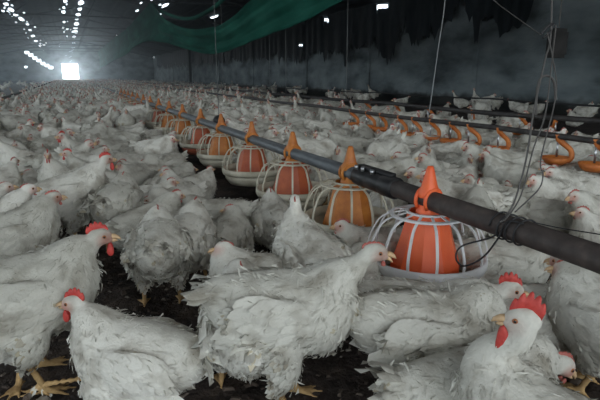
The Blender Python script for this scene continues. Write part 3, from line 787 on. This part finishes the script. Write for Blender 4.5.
h_cock = make_bird(33, h=.185, pitch=14, head=(.04, .38), hy=.0, hyaw=26, hpitch=-2, comb=1.5, wattle=2.0, face=.35, nf=3200, wisps=900)
hh(527, 322, 152, h_cock, 'white cockerel with tall red comb and wattle, closest bird at bottom right')
h_r2 = make_bird(35, h=.145, pitch=2, head=(.18, .25), hpitch=-8, comb=1.2, wattle=.8, face=.5, nf=3000, wisps=1000, dirt=1.0, tail_up=5)
hh(508, 290, 4, h_r2, 'white chicken standing behind the cockerel, its red comb just above his', 1.05)
h_fr = make_bird(34, h=.15, pitch=4, head=(.17, .20), hpitch=-35, legs='sit', nf=3000, wisps=1100, dirt=.7)
hero(478, 402, .14, 30, h_fr, 'white chicken at the bottom edge between standing bird and cockerel, grey wing feathers')
h_rump = make_bird(45, h=.19, pitch=0, head=(.17, .21), hpitch=-40, nf=3000, wisps=1200, dirt=1.2, tail_up=-5)
hero(430, 345, .16, 12, h_rump, 'white chicken with worn rump, directly behind the standing centre bird')
h_l2 = make_bird(36, h=.215, pitch=6, head=(.15, .33), hyaw=-8, comb=1.0, wattle=1.1, nf=3000, wisps=900)
hh(97, 238, 5, h_l2, 'large white chicken standing at the left facing right, red comb and wattle', 1.08)
hero(-10, 330, .15, 235, P['crouch'], 'white chicken cut off by the left edge, fluffy rump beside dark litter')
pale = make_bird(37, h=.21, pitch=16, head=(.125, .345), comb=.25, wattle=.2, face=.8, nf=2400, wisps=800)
hh(27, 190, 15, pale, 'white chicken with tall pale neck facing right, small comb, near the left edge')
hh(52, 198, 5, make_bird(38, h=.20, pitch=14, head=(.125, .325), comb=.5, wattle=.4, face=1.2), 'white chicken with pinkish face, right neighbour of the pale-necked bird')
hh(4, 188, 10, pale, 'chicken whose reddish face shows at the very left edge', .98)
hh(105, 160, 12, make_bird(39, h=.22, pitch=12, head=(.145, .36), comb=.9, wattle=1.2, face=1.2), 'white chicken with bright red face standing above the left flock facing right', 1.05)
rear = make_bird(40, h=.215, pitch=2, head=(.10, .315), hyaw=10, comb=.3, nf=2800, wisps=1200, tail_up=30)
hero(118, 208, .2, 70, rear, 'fluffy white chicken seen from behind, between red-faced bird and rear-facing bird')
hh(158, 212, 88, rear, 'round white chicken seen from the rear over dark litter, pale neck upright', .95)
hh(176, 196, 40, P['crouch'], 'white chicken with dull face behind the round rear-facing bird')
hh(196, 204, 75, P['crouch'], 'white chicken facing away, right of the round rear-facing bird')
hero(214, 216, .13, 170, P['sit_low'], 'white fluffy chicken sitting left of the third feeder, behind the dull-faced bird')
hh(226, 249, 186, make_bird(41, h=.15, pitch=10, head=(.095, .27), comb=.2, wattle=.2, face=1.0, dirt=1.2), 'dull chicken facing left with bare pinkish face and long grey neck')
hh(240, 268, 95, make_bird(42, h=.165, pitch=8, head=(.09, .275), hyaw=10, comb=.1, wattle=.1, face=.3), 'white chicken facing away beside the standing centre bird, pale neck raised')
hh(295, 202, 112, make_bird(43, h=.205, pitch=8, head=(.10, .36), hyaw=-20, comb=.1, wattle=.1, face=.3, nf=2800, wisps=1400, dirt=.9), 'white ruffled chicken behind the centre bird, pale neck raised before the third feeder')
hero(345, 285, .12, 60, P['sit_low'], 'white chicken sitting low between the ruffled bird and the open-beaked bird')
hero(275, 222, .12, 100, P['sit'], 'white chicken sitting left of the ruffled bird below the third feeder')
hh(343, 226, 200, P['sit'], 'small chicken with reddish head in front of the second feeder')
hero(505, 262, .13, 10, P['sit_low'], 'white chicken just below the rusty pipe, right of the nearest feeder')
hh(567, 270, 150, make_bird(44, h=.17, pitch=12, head=(.11, .275), hyaw=40, comb=.6, wattle=.6, face=1.2), 'white chicken with red face below the rusty pipe at right')
hero(612, 318, .16, 160, P['crouch'], 'white chicken cut off by the right edge behind the cockerel')
hero(556, 318, .12, 10, P['sit'], 'white chicken low behind the cockerel neck')
hero(466, 192, .17, 330, P['sit_low'], 'big white chicken directly behind the rusty pipe, right of the red-orange clamp', 1.15)
hh(412, 172, 215, P['crouch'], 'chicken with reddish face just above the pipe, left of the red-orange clamp')
hh(507, 186, 300, P['sit'], 'chicken with pink face against the pipe, left of the wire bundle')
hh(533, 180, 235, P['crouch'], 'chicken with red face framed by the wire bundle')
hh(551, 172, 215, P['crouch'], 'chicken with pink face just right of the wire bundle')
hh(575, 196, 225, P['crouch'], 'white chicken with red face behind the pipe near the right edge')
hh(583, 213, 200, P['sit'], 'sitting chicken with red face resting close to the pipe at right')
hero(545, 218, .12, 170, P['sit_low'], 'pale chicken lying along the far side of the rusty pipe')

# flock: jittered rows
rg = np.random.default_rng(21)
cand = []
sx, sy = .265, .225
ybase = .6
j = 0
while ybase+j*sy < 62:
    y = ybase+j*sy
    for i in range(-30, 36):
        x = i*sx+(j % 2)*sx/2+rg.normal()*.045; yy = y+rg.normal()*.045
        cand.append((x, yy))
    j += 1
final = []
for (x, y) in cand:
    if not (XL+.3 < x < XR-.4): continue
    q = proj((x, y, .2))
    if q is None: continue
    mrg = 130/q[2]
    if not (-mrg < q[0] < 600+mrg and q[1] < 400+mrg): continue
    g = math.hypot(x, y)
    if g < .55: continue
    if any((x-a)**2+(y-b)**2 < (r_+.07)**2 for a, b, r_ in heroes): continue
    if any((x-PX)**2+(y-fy)**2 < (.42 if k < 9 and x < PX+.1 else .32)**2 for k, fy in enumerate(FY)): continue
    # dark litter left open in the foreground
    qg = proj((x, y, 0))
    if qg and ((-60 < qg[0] < 420 and qg[1] > 300)): continue
    if qg and qg[1] > 330: continue
    if x > 4.05 and rg.random() < .95: continue
    if 0 < q[0] < 75 and 196 < q[1] < 240: continue
    if y > 6 and x < -1.2 and rg.random() < .99: continue
    final.append((x, y, q, g))
final.sort(key=lambda t: t[3])
N_IND = 300-len(heroes)
near_, far_ = final[:N_IND], final[N_IND:]
keys = list(P.keys()); wts = np.array([.12, .09, .08, .04, .10, .16, .14, .10, .17]); wts /= wts.sum()
def facing(yaw):
    a = math.degrees((yaw-CAM_AZ) % (2*math.pi))
    return ['right', 'away', 'left', 'to the camera'][int(((a+45) % 360)//90)]
used = {}
for n, (x, y, q, g) in enumerate(near_):
    k = keys[int(rg.choice(len(keys), p=wts))]
    yaw = rg.uniform(0, 2*math.pi)
    if x > PX and y < 5 and rg.random() < .6: yaw = CAM_AZ+R(rg.uniform(170, 290))       # many look back at the pipe
    if (-.75 < x-PX < .3 or abs(x-XC) < .3) and k not in ('sit', 'sit_low', 'sit_back'): k = ['sit', 'sit_low', 'crouch', 'sit_back'][n % 4]
    fi = min(range(len(FY)), key=lambda i_: abs(FY[i_]-y)); side = 'beyond' if x > PX else 'left of'
    far_l = 'near' if abs(x-PX) < .9 else ('some way' if abs(x-PX) < 2 else 'far')
    if g < 4.4:
        lab = 'white chicken %s, facing %s, %s %s the %s feeder' % (POST[k], facing(yaw), far_l, side, ordn[fi])
        lab = lab.replace('near left of', 'just left of').replace('near beyond', 'just beyond').replace('some way beyond', 'well beyond').replace('some way left', 'well left')
        c = used.get(lab, 0); used[lab] = c+1
        if c: lab += ', ' + ['', 'second', 'third', 'fourth', 'fifth', 'sixth'][min(c, 5)]+' nearest'
        if len(lab.replace(',', ' ').split()) > 15: lab = lab.replace('white chicken', 'chicken').replace('facing to the camera', 'facing forward')
        grp = 'white chickens packed around the feed line'
    else:
        zone = 'beyond the feed pipe' if x > PX else 'left of the feed pipe'
        lab = 'white chicken in the crowded flock %s, level with the %s feeder' % (zone, ordn[fi])
        grp = lab.replace('white chicken', 'white chickens')
    s = rg.uniform(.88, 1.05)
    place_bird(P[k], (x, y, 0), yaw, s, lab, grp, full=g < 3.6)

# the rest of the flock, uncountable, as one object of geometry-node copies
src = bpy.data.collections.new('far_bird_sources')
lod = [make_bird(60+i, vox=.014, nf=170, wisps=0, simple=True, **kw) for i, kw in enumerate((dict(), dict(h=.13, head=(.16, .27), legs='sit'),
       dict(pitch=18, head=(.16, .44), hyaw=60), dict(h=.24, pitch=-10, head=(.26, .18), hpitch=-40), dict(h=.17, head=(.17, .31), hyaw=-60, legs='sit')))]
for i, pr in enumerate(lod):
    o = bpy.data.objects.new('bird_source', pr['whole']); src.objects.link(o)
me = bpy.data.meshes.new('flock'); me.from_pydata([(x, y, 0) for x, y, _, _ in far_], [], [])
nfar = len(far_)
a1 = me.attributes.new('yaw', 'FLOAT', 'POINT'); a1.data.foreach_set('value', rg.uniform(0, 6.283, nfar).astype(np.float32))
a2 = me.attributes.new('pick', 'INT', 'POINT'); a2.data.foreach_set('value', rg.integers(0, len(lod), nfar).astype(np.int32))
a3 = me.attributes.new('size', 'FLOAT', 'POINT'); a3.data.foreach_set('value', rg.uniform(.85, 1.08, nfar).astype(np.float32))
flock = link('chicken_flock', me); tag(flock, 'dense mass of distant white chickens stretching to the bright far door', 'flock', kind='stuff')
ng = bpy.data.node_groups.new('scatter', 'GeometryNodeTree')
ng.interface.new_socket('Geometry', in_out='INPUT', socket_type='NodeSocketGeometry'); ng.interface.new_socket('Geometry', in_out='OUTPUT', socket_type='NodeSocketGeometry')
N = ng.nodes; L = ng.links
gi, go = N.new('NodeGroupInput'), N.new('NodeGroupOutput'); iop = N.new('GeometryNodeInstanceOnPoints'); ci = N.new('GeometryNodeCollectionInfo')
ci.inputs['Collection'].default_value = src; ci.inputs['Separate Children'].default_value = True; ci.inputs['Reset Children'].default_value = True
def attr(nm, ty):
    n = N.new('GeometryNodeInputNamedAttribute'); n.data_type = ty; n.inputs['Name'].default_value = nm; return n.outputs['Attribute']
cx = N.new('ShaderNodeCombineXYZ'); L.new(attr('yaw', 'FLOAT'), cx.inputs['Z'])
e2r = N.new('FunctionNodeEulerToRotation'); L.new(cx.outputs[0], e2r.inputs[0])
iop.inputs['Pick Instance'].default_value = True
L.new(gi.outputs[0], iop.inputs['Points']); L.new(ci.outputs[0], iop.inputs['Instance']); L.new(attr('pick', 'INT'), iop.inputs['Instance Index'])
L.new(e2r.outputs[0], iop.inputs['Rotation']); L.new(attr('size', 'FLOAT'), iop.inputs['Scale']); L.new(iop.outputs[0], go.inputs[0])
md = flock.modifiers.new('scatter', 'NODES'); md.node_group = ng
print('heroes', len(heroes), 'near', len(near_), 'far', nfar, 'reach', near_[-1][3])

# ------------------------------------------------------------------ loose litter
m = MB(); rl = random.Random(9)
for k in range(2600):
    x = rl.uniform(-.9, 1.7); y = rl.uniform(.6, 2.6); s = rl.uniform(.003, .011)*(2.0 if rl.random() < .06 else 1); a = rl.uniform(0, 6.28); el = rl.uniform(1, 3.2); z = rl.uniform(.002, .012)
    ca, sa = math.cos(a), math.sin(a); t_ = s*rl.uniform(.3, .8)
    vs = []
    for (u, v_, w) in ((-1, -1, 0), (1, -1, 0), (1, 1, 0), (-1, 1, 0), (-.6, -.5, 1), (.7, -.6, 1), (.5, .6, 1), (-.7, .5, 1)):
        U, W_ = u*s*el*.5*rl.uniform(.8, 1.2), v_*s*.5*rl.uniform(.7, 1.2); vs.append((x+U*ca-W_*sa, y+U*sa+W_*ca, z+w*t_))
    m.add(vs, [(0, 1, 5, 4), (1, 2, 6, 5), (2, 3, 7, 6), (3, 0, 4, 7), (4, 5, 6, 7)])
CHIP = ramp_mat('litter_chips', [(0.3, (0.04, 0.028, 0.022)), (0.55, (0.10, 0.075, 0.058)), (0.72, (0.30, 0.27, 0.23))], 11, .95, 3)
o = m.build('litter_chips', CHIP, None, False); tag(o, 'loose dark litter crumbs and stray feathers on the floor', 'litter', kind='stuff')

# ------------------------------------------------------------------ haze, also shaped to stand in for lens bloom round the door
m = MB(); m.box((XL+.02, 1.0, -.05), (XR-.02, YF-.02, 4.6))
HZ = bpy.data.materials.new('haze_and_bloom'); HZ.use_nodes = True; HZ.node_tree.nodes.clear()
vs_ = HZ.node_tree.nodes.new('ShaderNodeVolumeScatter'); oo_ = HZ.node_tree.nodes.new('ShaderNodeOutputMaterial')
vs_.inputs['Color'].default_value = (.80, .92, 1, 1); vs_.inputs['Density'].default_value = .006; vs_.inputs['Anisotropy'].default_value = .88
HZ.node_tree.links.new(vs_.outputs[0], oo_.inputs['Volume'])
o = m.build('haze', HZ, None, False); tag(o, 'thin haze filling the long shed, also giving the bloom around the door', 'haze', kind='stuff')
